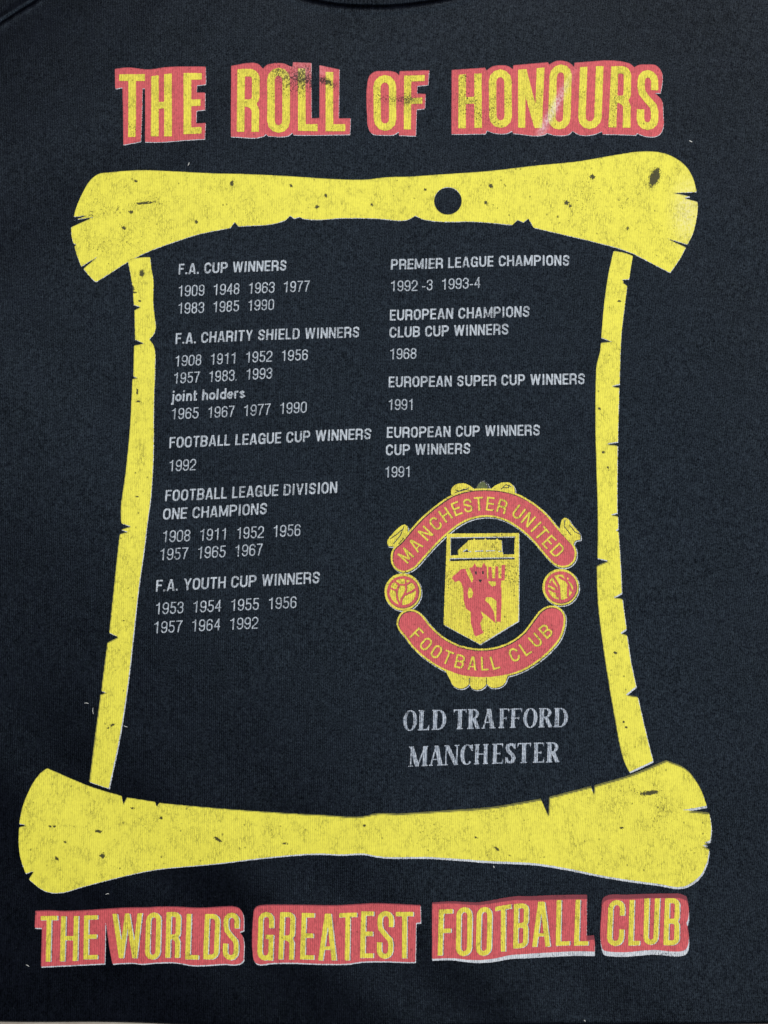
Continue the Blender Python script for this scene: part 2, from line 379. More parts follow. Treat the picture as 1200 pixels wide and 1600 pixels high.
    if c == '3':
        return [RB([(t, H*.3)]+AR(W/2, ry+h, r, ry, 180, 360)+AR(W/2, H*.47-ry*.8, r, ry*.8, 0, 90)+[(W*.4, H*.47)], t),
                RB([(W*.4, H*.47)]+AR(W/2, H*.47+ry*.8, r, ry*.8, -90, 0)+AR(W/2, H-h-ry, r, ry, 0, 180)+[(t, H*.7)], t)]
    if c == '4': return [BX(W*.74-t, 0, W*.74+t, H), BX(0, H*.68-h, W, H*.68+h), RB([(W*.72, h), (t, H*.68)], t)]
    if c == '5':
        return [BX(W*.15, 0, W*.95, 2*h), BX(W*.12, 0, W*.12+2*t, H*.5),
                RB([(W*.2, H*.45)]+AR(W/2, H*.4+ry*.8, r, ry*.8, -120, 0)+AR(W/2, H-h-ry, r, ry, 0, 180)+[(t, H*.72)], t)]
    if c == '6': return [RB(AR(W/2, H*.42+ry*.9, r, ry*.9, 180, 360)+AR(W/2, H-h-ry, r, ry, 0, 180), t, True),
                         RB([(W-t, H*.28)]+AR(W/2, ry+h, r, ry, 350, 180)+[(t, H*.7)], t)]
    if c == '9': return [RB(AR(W/2, h+ry, r, ry, 180, 360)+AR(W/2, H*.58-ry*.9, r, ry*.9, 0, 180), t, True),
                         RB([(t, H*.72)]+AR(W/2, H-ry-h, r, ry, 170, 0)+[(W-t, H*.3)], t)]
    if c == '7': return [BX(0, 0, W, 2*h), RB([(W-t, h), (W*.55, H*.45), (W*.36, H)], t)]
    if c == '8': return [RB(AR(W/2, h+ry*.9, r*.93, ry*.9, 180, 360)+AR(W/2, H*.47-ry*.8, r*.93, ry*.8, 0, 180), t, True),
                         RB(AR(W/2, H*.47+ry*.8, r, ry*.8, 180, 360)+AR(W/2, H-h-ry, r, ry, 0, 180), t, True)]
    if c == '.': return [BX(0, H-2.1*t, 2.1*t, H)]
    if c == '-': return [BX(0, H*.6, W, H*.6+2*h)]
    x = H*.30                                   # lower case: top of the small letters
    rr = W/2-t; q = min(rr, (H-x)/3)
    tp, bt = AR(W/2, x+t+q, rr, q, 180, 360), AR(W/2, H-t-q, rr, q, 0, 180)
    if c == 'o': return [RB(tp+bt, t, True)]
    if c == 'l': return [BX(0, 0, 2*t, H)]
    if c == 'i': return [BX(0, x, 2*t, H), BX(0, 0, 2*t, 2*t)]
    if c == 'j': return [BX(W-2*t, x, W, H*1.15), BX(W-2*t, 0, W, 2*t), BX(0, H*1.12, W, H*1.12+2*t)]
    if c == 'n': return [BX(0, x, 2*t, H), RB([(t, x+t+q)]+tp+[(W-t, H)], t)]
    if c == 'h': return [BX(0, 0, 2*t, H), RB([(t, x+t+q)]+tp+[(W-t, H)], t)]
    if c == 't': return [RB([(W*.4, H*.08), (W*.4, H-t), (W, H-t)], t), BX(0, x, W, x+2*t*.9)]
    if c == 'd': return [RB(tp+bt, t, True), BX(W-2*t, 0, W, H)]
    if c == 'e': return [RB([(W-t, H*.78)]+bt+tp+[(W-t, (x+H)/2), (t, (x+H)/2)], t)]
    if c == 'r': return [BX(0, x, 2*t, H), RB([(t, x+q+t), (W*.6, x+t), (W, x+t)], t)]
    if c == 's': return [RB([(W-t, x+(H-x)*.3)]+[(W/2, x+t), (t, x+(H-x)*.25), (W/2, (x+H)/2), (W-t, x+(H-x)*.75), (W/2, H-t), (t, H-(H-x)*.28)], t)]
    raise KeyError(c)
def serif(c, W, H, t):
    """heavy condensed book letters with bracketed serifs; t half width of the heavy stems"""
    z = H*.055; k = t*.55
    def stem(x, t=t, y0=0, y1=H, w=None):
        w = w or k
        return [BX(x-t, y0, x+t, y1), BX(x-t-w, y0, x+t+w, y0+z), BX(x-t-w, y1-z, x+t+w, y1)]
    def ell(cx, cy, rx, ry, ix, iy): return [AR(cx, cy, rx, ry, 0, 360, 24)[:-1], AR(cx, cy, rx-ix, ry-iy, 0, 360, 24)[:-1]]
    L = t+k
    if c == 'O': return [ell(W/2, H/2, W/2, H*.515, 1.75*t, z*.9)]
    if c == 'L': return stem(L)+[BX(L, H-z, W, H), [[(W-k*2.2, H-z), (W, H*.72), (W, H), (W-k*2.2, H)]]]
    if c == 'D':
        return stem(L)+[[AR(W*.45, H/2, W*.55, H/2, -90, 90, 16)+[(L, H), (L, 0)], AR(W*.45, H/2, W*.55-1.8*t, H/2-z, -90, 90, 16)+[(L, H-z), (L, z)]]]
    if c == 'T': return stem(W/2)+[BX(0, 0, W, z), [[(0, 0), (k*1.6, 0), (0, H*.26)]], [[(W, 0), (W-k*1.6, 0), (W, H*.26)]]]
    if c in 'RP':
        o = stem(L)+[[AR(W*.48, H*.25, W*.42, H*.25, -90, 90, 14)+[(L, H*.5), (L, 0)], AR(W*.48, H*.25, W*.42-1.6*t, H*.25-z, -90, 90, 14)+[(L, H*.5-z), (L, z)]]]
        return o+[DG(W*.52, H*.48, W*.86, H, 1.9*t), BX(W*.78, H-z, W, H)]
    if c == 'A': return [DG(W*.50, 0, W*.82, H, 2*t), DG(W*.47, H*.04, W*.13, H, t*.75), BX(W*.25, H*.66, W*.68, H*.66+z), BX(0, H-z, W*.28, H), BX(W*.60, H-z, W*1.04, H)]
    if c in 'FE':
        o = stem(L)+[BX(L, 0, W*.96, z), [[(W*.96, 0), (W*.96-k*1.8, 0), (W*.96, H*.25)]], BX(L, H*.47, W*.76, H*.47+z), [[(W*.72, H*.36), (W*.72, H*.63), (W*.72-k, H*.5)]]]
        if c == 'E': o += [BX(L, H-z, W, H), [[(W, H), (W-k*2, H), (W, H*.73)]]]
        return o
    if c == 'M': return [BX(W*.12-t*.35, 0, W*.12+t*.35, H), BX(0, H-z, W*.24, H), DG(W*.14, 0, W*.46, H, 2*t), DG(W*.84, 0, W*.47, H, t*.7),
                         BX(W*.84-t, 0, W*.84+t, H), BX(0, 0, W*.2, z), BX(W*.68, H-z, W, H), BX(W*.8, 0, W, z)]
    if c == 'N': return [BX(W*.14-t*.35, 0, W*.14+t*.35, H), BX(0, H-z, W*.28, H), DG(W*.18, 0, W*.82, H, 2*t), BX(W*.86-t*.35, 0, W*.86+t*.35, H), BX(W*.7, 0, W, z), BX(0, 0, W*.2, z)]
    if c == 'C':
        o = AR(W*.53, H/2, W*.53, H*.515, 45, 315, 20); i = AR(W*.56, H/2, W*.53-1.75*t, H*.515-z, 315, 45, 20)
        return [[o+i], [[(W, 0), (W, H*.33), (W*.88, H*.3), (W*.7, z)]]]
    if c == 'H': return stem(L)+stem(W-L)+[BX(L, H*.47, W-L, H*.47+z)]
    if c == 'S':
        return [RB([(W*.86, H*.24), (W*.7, H*.07), (W*.42, H*.045), (W*.2, H*.2)], t*.6),
                RB([(W*.3, H*.06), (W*.19, H*.22), (W*.3, H*.38), (W*.68, H*.58), (W*.8, H*.76), (W*.66, H*.94)], t*.95),
                RB([(W*.8, H*.82), (W*.58, H*.955), (W*.3, H*.93), (W*.1, H*.72)], t*.6), BX(W*.86, 0, W*.93, H*.3), BX(W*.02, H*.68, W*.09, H)]
    raise KeyError(c)
def in_quad(strokes, W, H, q):
    (ax, ay), (bx, by), (cx, cy), (dx, dy) = q      # TL TR BR BL
    out = []
    for s in strokes:
        o = []
        for r in s:
            rr = []
            # long edges are cut so that they can follow the quad
            for x, y in r:
                u, v = x/W, y/H
                rr.append((ax*(1-u)*(1-v)+bx*u*(1-v)+cx*u*v+dx*(1-u)*v, ay*(1-u)*(1-v)+by*u*(1-v)+cy*u*v+dy*(1-u)*v))
            o.append(rr)
        out.append(o)
    return out
def quad_size(q): return (abs(q[1][0]-q[0][0])+abs(q[2][0]-q[3][0]))/2, (abs(q[3][1]-q[0][1])+abs(q[2][1]-q[1][1]))/2

# ================================================================== THE SETTING
def table():
    me = bpy.data.meshes.new('table_top'); s = 0.9; z0, z1, b = -0.03, 0.0, 0.004
    vs = []; 
    for (e, z) in ((s, z0), (s, z1-b), (s-b, z1)): vs += [(-e, -e, z), (e, -e, z), (e, e, z), (-e, e, z)]
    fs = [(3, 2, 1, 0), (8, 9, 10, 11)]
    for k in (0, 4):
        for i in range(4): fs.append((k+i, k+(i+1) % 4, k+4+(i+1) % 4, k+4+i))
    me.from_pydata(vs, [], fs); me.update()
    o = link('table_top', me, M_table); o['kind'] = 'structure'; return o
table()

# ================================================================== THE T-SHIRT
shirt = bpy.data.objects.new('t_shirt', None); COL.objects.link(shirt); shirt.empty_display_size = 0.05
shirt['label'] = 'faded black t-shirt on a pale table, printed with yellow scroll and club crest'
shirt['category'] = 't-shirt'
# sleeve seam (upper left), collar seam (top) and lower edge, in sheet units
SEAM = np.array([(-260, 215), (-120, 118), (-40, 62), (0, 35), (28, 16), (58, -2), (110, -34), (160, -62), (185, -75)], float)
def seam_y(px): return np.interp(px, SEAM[:, 0], SEAM[:, 1])
def collar_y(px):
    d = (px-598)/250.0
    return 10.5-62*(d*d)*(1+0.25*d*d)
def hem_y(px): return np.interp(px, [-300, 0, 130, 300, 620, 950, 1120, 1200, 1500], [1590, 1593.5, 1596.5, 1599, 1603.5, 1601, 1597.5, 1596.0, 1590])+8.2+0.5*np.sin(px/37.0)
def grid_mesh(name, U, V, mat, parent, hole=None):
    """U,V: 2-D arrays of sheet coordinates plus height arrays -> mesh"""
    pass
def body_panel():
    xs = np.linspace(-190, 1390, 400)
    rows = np.linspace(0, 1, 420)
    X = np.repeat(xs[:, None], len(rows), 1)
    top = np.maximum(np.where(np.abs(xs-598) < 330, collar_y(xs)-1.5, -78), -78.0)
    # left armhole seam limits the panel at its upper left corner, the right one mirrors it far out of frame
    top = np.maximum(top, np.where(xs < 190, seam_y(xs)+0.8, -78))
    bot = hem_y(xs)
    Y = top[:, None]+(bot-top)[:, None]*rows[None, :]
    wx, wy = plane(X, Y); wz = cloth_h(wx, wy)
    # puckers by the seams
    ds = (Y-seam_y(X)); wz += np.where(X < 190, 0.00055*np.exp(-(ds/9.0)**2)*(1+0.4*np.sin(X*0.35))-0.0012*np.exp(-(ds/2.2)**2), 0)
    dc = (Y-np.maximum(collar_y(X), -78)); nearc = np.abs(X-598) < 330
    wz += np.where(nearc, 0.0005*np.exp(-((dc-5)/6.0)**2)*(1+0.35*np.sin(X*0.5))-0.0011*np.exp(-(dc/2.4)**2), 0)
    # lower edge rolls down to the table
    de = np.clip((bot[:, None]-Y)/9.0, 0, 1); wz = wz*np.sqrt(1-(1-de)**2*0.995)
    n0, n1 = X.shape
    verts = np.stack([wx, wy, wz], -1).reshape(-1, 3).tolist()
    idx = np.arange(n0*n1).reshape(n0, n1)
    f = np.stack([idx[:-1, :-1], idx[:-1, 1:], idx[1:, 1:], idx[1:, :-1]], -1).reshape(-1, 4).tolist()
    # a skirt closing the cloth down to the table on all sides
    ring = list(idx[:, -1])[::-1]+list(idx[0, ::-1])[1:]+list(idx[:, 0])[1:]+list(idx[-1, :])[1:]
    base = len(verts)
    for q in ring: verts.append((verts[q][0], verts[q][1], 0.0002))
    for k in range(len(ring)-1): f.append((int(ring[k]), int(ring[k+1]), base+k+1, base+k))
    me = bpy.data.meshes.new('body_panel'); me.from_pydata(verts, [], f)
    me.polygons.foreach_set('use_smooth', [True]*len(me.polygons)); me.update()
    return link('body_panel', me, M_cloth, shirt)
body_panel()
def strip_mesh(name, X, Y, hfun, mat):
    wx, wy = plane(X, Y); wz = cloth_h(wx, wy)+hfun(X, Y)
    n0, n1 = X.shape; idx = np.arange(n0*n1).reshape(n0, n1)
    verts = np.stack([wx, wy, wz], -1).reshape(-1, 3).tolist()
    f = np.stack([idx[:-1, :-1], idx[:-1, 1:], idx[1:, 1:], idx[1:, :-1]], -1).reshape(-1, 4).tolist()
    ring = list(idx[:, -1])[::-1]+list(idx[0, ::-1])[1:]+list(idx[:, 0])[1:]+list(idx[-1, :])[1:]
    base = len(verts)
    for q in ring: verts.append((verts[q][0], verts[q][1], max(0.0003, verts[q][2]-0.003)))
    for k in range(len(ring)-1): f.append((int(ring[k]), int(ring[k+1]), base+k+1, base+k))
    me = bpy.data.meshes.new(name); me.from_pydata(verts, [], f)
    me.polygons.foreach_set('use_smooth', [True]*len(me.polygons)); me.update()
    return link(name, me, mat, shirt)
# sleeve beyond the shoulder seam
xs = np.linspace(-190, 150, 120); vv = np.linspace(0, 1, 50)
SX = np.repeat(xs[:, None], 50, 1); lo = seam_y(xs)-1.6; SY = lo[:, None]*(1-vv)+(-120)*vv
def h_sleeve(X, Y):
    d = seam_y(X)-Y
    return 0.0005*np.exp(-((d-6)/7.0)**2)-0.0011*np.exp(-(d/2.6)**2)
strip_mesh('sleeve', SX, SY[:, ::-1], h_sleeve, M_cloth)
# ribbed collar band
xs = np.linspace(300, 900, 420); vv = np.linspace(0, 1, 24)
CX = np.repeat(xs[:, None], 24, 1)
lo = np.maximum(collar_y(xs)-2.6, -400); CX = CX+0*lo[:, None]; CY = lo[:, None]-48*(1-vv)[None, :]
def h_collar(X, Y):
    d = (collar_y(X)-Y)
    return 0.0006*np.clip(d/4.0, 0, 1)-0.0007+0.00012*np.sin(X*1.05)*np.clip(d/3, 0, 1)+0.0006
collar = strip_mesh('collar', CX, CY, h_collar, M_rib)

# ================================================================== PRINT
def part(name, parent=shirt, label=None):
    pass
def lbl(o, s):
    if o is not None: o['label'] = s
    return o
def drift(X, Y):       # how far the white under-base slipped when the shirt was printed
    X = np.asarray(X, float); Y = np.asarray(Y, float)
    return 1.7*np.clip((Y-420)/850, 0, 1), 0.5+2.2*np.clip((Y-250)/1050, 0, 1)*(0.35+0.65*X/1100)
def layered(name, ring, hole=None, label=None, cell=2.0, mat=None, sh=drift):
    pts = curve(ring); strokes = [[pts]+([hole] if hole else [])]
    fld = union_field(strokes) if len(pts) < 1 else (lambda X, Y, s=strokes[0]: sdf(s, X, Y))
    bb = bbox(strokes)
    und = shifted(fld, sh)
    o = sheet(name, fld, bb, cell, mat or M_yel, shirt, 0.16, 0.4, no_under(und))
    lbl(o, label)
    # the under-base only shows as a sliver: build just the band near the outline
    band = lambda X, Y: np.maximum(und(X, Y), -(fld(X, Y)+2.5))
    u = sheet('white_underbase', band, (bb[0]-3, bb[1]-3, bb[2]+4, bb[3]+9), cell*0.7, M_white, o, 0.08, 0.5)
    return o

# --- scroll rollers and edges
top_ring = (reg(100, 230, 2.4, [(130, 98), (165, 94), (240, 88), (320, 86), (400, 91), (520, 99), (700, 106), (850, 112), (1000, 117), (1140, 116)])
    + reg(600, 220, 2.353, [(0, 131), (100, 128), (250, 118), (400, 108), (550, 95), (700, 80), (850, 55), (930, 44), (1000, 45), (1060, 62), (1110, 97), (1136, 138), (1150, 187),
        (1060, 191), (1135, 205), (1098, 208), (1154, 223), (1155, 245), (1150, 290), (1138, 338), (1118, 378), (1030, 352), (1112, 389), (1090, 430), (1052, 485), (1000, 458), (915, 415),
        (800, 380), (650, 345), (550, 322), (530, 288), (512, 302), (490, 293), (470, 312), (350, 300), (150, 288), (115, 272), (85, 287), (0, 283)])
    + reg(100, 230, 2.4, [(1150, 262), (1050, 262), (900, 268), (884, 261), (864, 268), (848, 258), (825, 277), (655, 300), (642, 282), (625, 305), (500, 330), (400, 362), (320, 392),
        (240, 432), (180, 470), (120, 507), (95, 482), (74, 457), (138, 403), (66, 449), (48, 400), (40, 372), (50, 366), (36, 362), (28, 325), (28, 300), (112, 263), (40, 273), (92, 255), (37, 261), (45, 228), (70, 168), (100, 120)]))
hole = [(699.9+21.6*math.cos(a), 313.6+21.6*math.sin(a)) for a in np.linspace(0, 2*math.pi, 48, endpoint=False)]
layered('scroll_roller_print', top_ring, hole, 'yellow upper scroll roller with a round hole')
bot_ring = (reg(20, 1190, 2.069, [(108, 22), (180, 54), (245, 80), (300, 97), (350, 111), (356, 140), (368, 116), (460, 129), (466, 145), (474, 132), (620, 146), (800, 160), (1000, 171), (1150, 173)])
    + reg(580, 1170, 2.143, [(0, 218), (100, 216), (250, 207), (400, 196), (500, 180), (568, 167), (594, 228), (596, 161), (736, 124), (743, 158), (748, 121), (860, 87), (985, 36), (1050, 65), (1098, 128), (1122, 190),
        (1040, 203), (1130, 212), (1138, 260), (1135, 308), (1113, 313), (1128, 320), (1108, 323), (1132, 335), (1125, 380), (1098, 430), (1045, 462), (960, 452), (800, 429), (650, 399), (550, 384), (400, 377), (200, 362), (0, 355)])
    + reg(20, 1190, 2.069, [(1150, 298), (1060, 300), (980, 298), (800, 312), (650, 330), (450, 352), (350, 372), (240, 400), (140, 425), (100, 416), (52, 380), (70, 352), (42, 362), (24, 310), (18, 255), (20, 212), (50, 205), (20, 201), (30, 150), (56, 84), (85, 40)]))
def drift_low(X, Y):
    X = np.asarray(X, float); return 1.3*np.clip(X/900, 0, 1), 0.9+2.6*np.clip((X-250)/500, 0, 1)
layered('scroll_roller_print', bot_ring, None, 'yellow lower scroll roller without a hole', sh=drift_low)
left_ring = (reg(120, 380, 3.636, [(292, 98), (330, 88), (418, 80), (425, 150), (435, 205), (433, 330), (440, 410), (447, 480), (435, 515), (410, 545), (435, 580), (442, 720), (435, 900), (430, 1200), (417, 1450)])
    + reg(120, 800, 3.636, [(402, 45), (385, 200), (350, 450), (320, 700), (290, 950), (262, 1150), (235, 1310), (178, 1572), (65, 1535), (95, 1300), (122, 1100), (130, 1037), (167, 1027), (135, 1018), (150, 900), (172, 742), (236, 710), (182, 685),
        (205, 480), (230, 250), (245, 126), (292, 112), (250, 100), (310, 82), (257, 65)])
    + reg(120, 380, 3.636, [(253, 1580), (275, 1300), (300, 1000), (315, 771), (345, 763), (320, 755), (325, 580), (380, 568), (330, 545), (327, 380), (366, 360), (324, 350), (315, 230)]))
layered('scroll_edge_print', left_ring, None, 'left yellow scroll edge strip with a bite at its inner side', 1.6)
right_ring = (reg(900, 380, 3.636, [(212, 45), (275, 56), (322, 72), (302, 203), (256, 205), (275, 216), (266, 222), (292, 240), (275, 380), (260, 500), (250, 700), (248, 800), (195, 812), (246, 820), (242, 1000), (240, 1126), (165, 1137), (240, 1148), (238, 1300), (236, 1530)])
    + reg(900, 800, 3.636, [(195, 15), (240, 22), (241, 95), (222, 103), (242, 110), (252, 300), (259, 460), (212, 485), (262, 492), (275, 590), (285, 665), (250, 688), (288, 698), (310, 850), (339, 990), (280, 1038), (348, 1048), (380, 1200), (432, 1412), (298, 1475), (265, 1400), (220, 1180), (180, 950), (145, 700),
        (122, 480), (116, 305), (186, 277), (120, 262), (125, 0)])
    + reg(900, 380, 3.636, [(120, 1300), (112, 1000), (114, 760), (118, 690), (138, 610), (142, 563), (206, 558), (144, 535), (160, 350), (182, 190)]))
layered('scroll_edge_print', right_ring, None, 'right yellow scroll edge strip running down beside the crest', 1.6)

# --- title words
def word(red, letters, t, h, label, dark=None, under=None, cell=1.1, t_under=0.0):
    pts = curve(red, lim=50); fld = lambda X, Y: sdf([pts], X, Y); bb = bbox([[pts]])
    und = shifted(fld, under)
    w = sheet('title_word', fld, bb, cell, M_red, shirt, 0.13, 0.3, no_under(und)); lbl(w, label)
    band = lambda X, Y: np.maximum(und(X, Y), -(fld(X, Y)+2.0))
    sheet('white_underbase', band, (bb[0]-2, bb[1]-1, bb[2]+4, bb[3]+11), cell*0.8, M_white, w, 0.07, 0.45)
    for ch, q in letters:
        W, H = quad_size(q)
        sw = 1.0
        s = in_quad(glyph(ch, W, H, t, h), W, H, q); f = union_field(s); b = bbox(s)
        sheet('letter', f, b, 0.9, M_yel2, w, 0.24, 0.35)
        if t_under:
            g = lambda X, Y, f=f: f(X-t_under-0.9, Y-0.5)
            sheet('letter_underbase', g, (b[0], b[1], b[2]+4, b[3]+2), 0.9, M_key, w, 0.165, 0.8)
            g = lambda X, Y, f=f: f(X-t_under, Y-0.4)
            sheet('letter_underbase', g, (b[0], b[1], b[2]+3, b[3]+2), 0.9, M_white, w, 0.185, 0.5)
    return w
def Q(ox, oy, k, *p): return reg(ox, oy, k, p)
def small(X, Y): return 0.4+0*X, 0.9+0*Y
A, B_, C_, D_, E_ = (170, 85, 6.667), (350, 85, 5.714), (560, 85, 9.231), (690, 85, 6.316), (860, 85, 6.316)
word(reg(*A, [(62, 150), (200, 138), (380, 158), (450, 158), (560, 142), (800, 130), (1008, 125), (1012, 315), (920, 325), (915, 400), (1005, 400), (1005, 582), (915, 590), (912, 720), (1010, 720), (1002, 890), (800, 893), (540, 908), (375, 908), (375, 350), (348, 350), (332, 903), (148, 936), (140, 340), (65, 355)]),
     [('T', Q(*A, (108, 208), (378, 208), (368, 855), (106, 855))), ('H', Q(*A, (442, 230), (658, 205), (655, 850), (436, 850))), ('E', Q(*A, (782, 202), (968, 198), (968, 830), (778, 832)))],
     6.0, 5.1, 'upper title word THE in yellow letters on a red block', under=small)
word(reg(*B_, [(62, 95), (240, 70), (300, 80), (348, 125), (378, 95), (430, 80), (530, 80), (595, 108), (612, 112), (616, 70), (780, 75), (782, 572), (852, 568), (852, 95), (1030, 130), (1025, 575), (1130, 575), (1125, 718), (622, 722), (612, 702), (570, 732), (395, 738), (378, 718), (355, 740), (65, 746)]),
     [('R', Q(*B_, (118, 128), (318, 128), (315, 703), (118, 703))), ('O', Q(*B_, (385, 125), (590, 125), (588, 703), (388, 703))), ('L', Q(*B_, (660, 130), (832, 130), (835, 687), (662, 685))), ('L', Q(*B_, (908, 158), (1080, 158), (1084, 690), (908, 688)))],
     5.9, 5.4, 'title word ROLL with dark rubbed patch across its double L', under=small)
word(reg(*C_, [(130, 400), (160, 300), (235, 242), (350, 235), (480, 240), (555, 268), (586, 302), (594, 240), (1020, 235), (1005, 445), (850, 455), (845, 560), (968, 570), (960, 775), (840, 785), (828, 1165), (586, 1162), (580, 1108), (520, 1150), (360, 1160), (200, 1145), (145, 1070), (125, 900)]),
     [('O', Q(*C_, (215, 308), (545, 305), (545, 1092), (222, 1092))), ('F', Q(*C_, (660, 308), (955, 305), (950, 1072), (655, 1075)))],
     5.6, 4.6, 'title word OF, shortest of the upper title', under=small)
word(reg(*D_, [(98, 160), (430, 132), (440, 160), (500, 120), (600, 106), (655, 114), (702, 142), (708, 105), (1050, 75), (1060, 98), (1110, 70)]) +
     reg(*E_, [(60, 62), (150, 67), (210, 98), (230, 128), (237, 82), (400, 72), (560, 60), (720, 72), (795, 98), (824, 128), (870, 105), (950, 100), (1040, 107), (1096, 170), (1106, 250), (1085, 385), (1030, 385), (1098, 460), (1108, 560), (1095, 770), (1040, 818), (940, 820), (850, 790), (835, 808), (512, 795), (505, 765), (430, 793), (290, 795), (217, 755), (180, 790), (60, 800)]) +
     reg(*D_, [(1100, 795), (1038, 775), (1020, 792), (705, 780), (697, 755), (640, 780), (520, 775), (447, 745), (435, 780), (98, 775)]),
     [('H', Q(*D_, (168, 208), (394, 190), (398, 722), (165, 722))), ('O', Q(*D_, (465, 155), (692, 152), (695, 722), (470, 720))), ('N', Q(*D_, (756, 150), (1015, 128), (992, 728), (755, 724))), ('O', reg(*E_, [(-5, 108), (212, 102), (195, 738), (-25, 738)])),
      ('U', Q(*E_, (290, 130), (522, 118), (500, 738), (270, 735))), ('R', Q(*E_, (600, 120), (796, 125), (783, 738), (568, 730))), ('S', Q(*E_, (860, 160), (1062, 165), (1060, 755), (842, 752)))],
     5.8, 5.2, 'title word HONOURS with a pale scratch through its middle letter', under=small)
G6, G7, G8, G9, G10, G11, G12 = (50, 1400, 6.667), (210, 1400, 6.316), (380, 1400, 6.667), (530, 1400, 6.667), (660, 1390, 6.316), (780, 1390, 6.667), (920, 1390, 6.667)
def low_l(X, Y): return 0.9+0*X, 1.8+0*Y
def low_m(X, Y): return 0.8+0*X, 1.9+0*Y
def low_f(X, Y): return 0.2+0*X, 3.2+4.2*np.clip((np.asarray(X, float)-690)/150, 0, 1)
def low_c(X, Y): return 0.6+0*X, 7.4+0*Y
word(reg(*G6, [(35, 152), (150, 148), (320, 156), (500, 150), (800, 128), (1000, 118)]) + reg(*G7, [(120, 112), (250, 106), (400, 108), (560, 118), (680, 120), (880, 107), (975, 105), (1035, 125), (1070, 185), (1076, 345), (1034, 360), (1068, 410), (1076, 640), (1035, 672), (880, 675), (680, 687), (560, 688), (480, 673), (380, 660), (200, 664), (60, 676)]) +
     reg(*G6, [(1050, 705), (828, 718), (800, 560), (765, 245), (748, 715), (400, 728), (90, 738), (102, 335), (28, 330)]),
     [('T', Q(*G6, (92, 208), (264, 208), (252, 688), (80, 686))), ('H', Q(*G6, (302, 212), (484, 210), (468, 682), (286, 686))), ('E', Q(*G6, (542, 205), (685, 198), (676, 667), (528, 668))), ('W', Q(*G6, (838, 184), (1148, 180), (1146, 655), (840, 657))),
      ('O', Q(*G7, (118, 168), (265, 165), (250, 630), (98, 630))), ('R', Q(*G7, (316, 162), (458, 165), (443, 615), (302, 614))), ('L', Q(*G7, (512, 182), (640, 182), (630, 632), (498, 630))), ('D', Q(*G7, (692, 186), (842, 188), (828, 628), (674, 628))), ('S', Q(*G7, (880, 172), (1036, 172), (1022, 638), (868, 632)))],
     3.75, 3.4, 'lower title words THE WORLDS at the bottom left of the print', under=low_l, cell=1.2, t_under=1.4)
word(reg(*G8, [(103, 200), (115, 135), (140, 108), (185, 95), (500, 88), (850, 93)]) + reg(*G9, [(0, 92), (200, 80), (400, 70), (600, 75), (845, 85), (848, 268), (800, 272), (793, 685), (700, 684), (500, 673), (250, 673), (100, 692)]) + reg(*G8, [(850, 694), (500, 688), (300, 697), (145, 708), (112, 675), (98, 620)]),
     [('G', Q(*G8, (160, 168), (325, 166), (310, 670), (146, 670))), ('R', Q(*G8, (386, 166), (546, 170), (528, 655), (367, 656))), ('E', Q(*G8, (612, 172), (744, 175), (740, 650), (594, 650))), ('A', Q(*G8, (795, 180), (975, 180), (975, 657), (782, 657))), ('T', Q(*G8, (1000, 175), (1186, 170), (1178, 657), (990, 660))),
      ('E', Q(*G9, (230, 158), (362, 158), (356, 635), (218, 635))), ('S', Q(*G9, (402, 152), (570, 155), (558, 645), (390, 640))), ('T', Q(*G9, (590, 158), (772, 156), (768, 642), (588, 645)))],
     3.75, 3.4, 'lower title word GREATEST on a red block', under=low_m, cell=1.2, t_under=1.2)
word(reg(*G10, [(95, 120), (300, 112), (450, 122), (540, 125), (650, 112), (850, 77), (960, 66)]) + reg(*G11, [(250, 72), (600, 58), (915, 52), (916, 490), (990, 482), (1000, 530), (1000, 655), (800, 655), (500, 668), (250, 680)]) + reg(*G10, [(870, 650), (700, 682), (560, 692), (450, 688), (300, 672), (95, 680)]),
     [('F', Q(*G10, (162, 190), (300, 186), (288, 642), (150, 645))), ('O', Q(*G10, (336, 172), (492, 170), (484, 645), (328, 650))), ('O', Q(*G10, (537, 175), (690, 170), (680, 645), (525, 650))), ('T', Q(*G10, (720, 170), (878, 145), (878, 608), (716, 616))), ('B', Q(*G10, (905, 145), (1052, 138), (1042, 575), (897, 585))),
      ('A', Q(*G11, (348, 128), (535, 128), (537, 603), (345, 605))), ('L', Q(*G11, (600, 110), (742, 110), (740, 590), (594, 597))), ('L', Q(*G11, (797, 106), (938, 105), (932, 590), (785, 594)))],
     3.75, 3.4, 'lower title word FOOTBALL with wide white strip under the red block', under=low_f, cell=1.1, t_under=1.3)
word(reg(*G12, [(136, 180), (142, 110), (170, 72), (400, 54), (600, 45), (850, 43), (950, 46), (1018, 72), (1034, 120), (1034, 320), (1020, 345), (1034, 400), (1030, 590), (1005, 625), (955, 643), (680, 630), (540, 640), (380, 655), (200, 650), (158, 640), (136, 590)]),
     [('C', Q(*G12, (208, 112), (380, 110), (364, 588), (190, 590))), ('L', Q(*G12, (425, 108), (542, 105), (530, 580), (412, 585))), ('U', Q(*G12, (580, 92), (742, 92), (722, 572), (568, 575))), ('B', Q(*G12, (796, 92), (950, 95), (942, 577), (778, 578)))],
     3.85, 3.5, 'lower title word CLUB on a rounded red block, at the bottom right', under=low_c, cell=1.1, t_under=1.2)

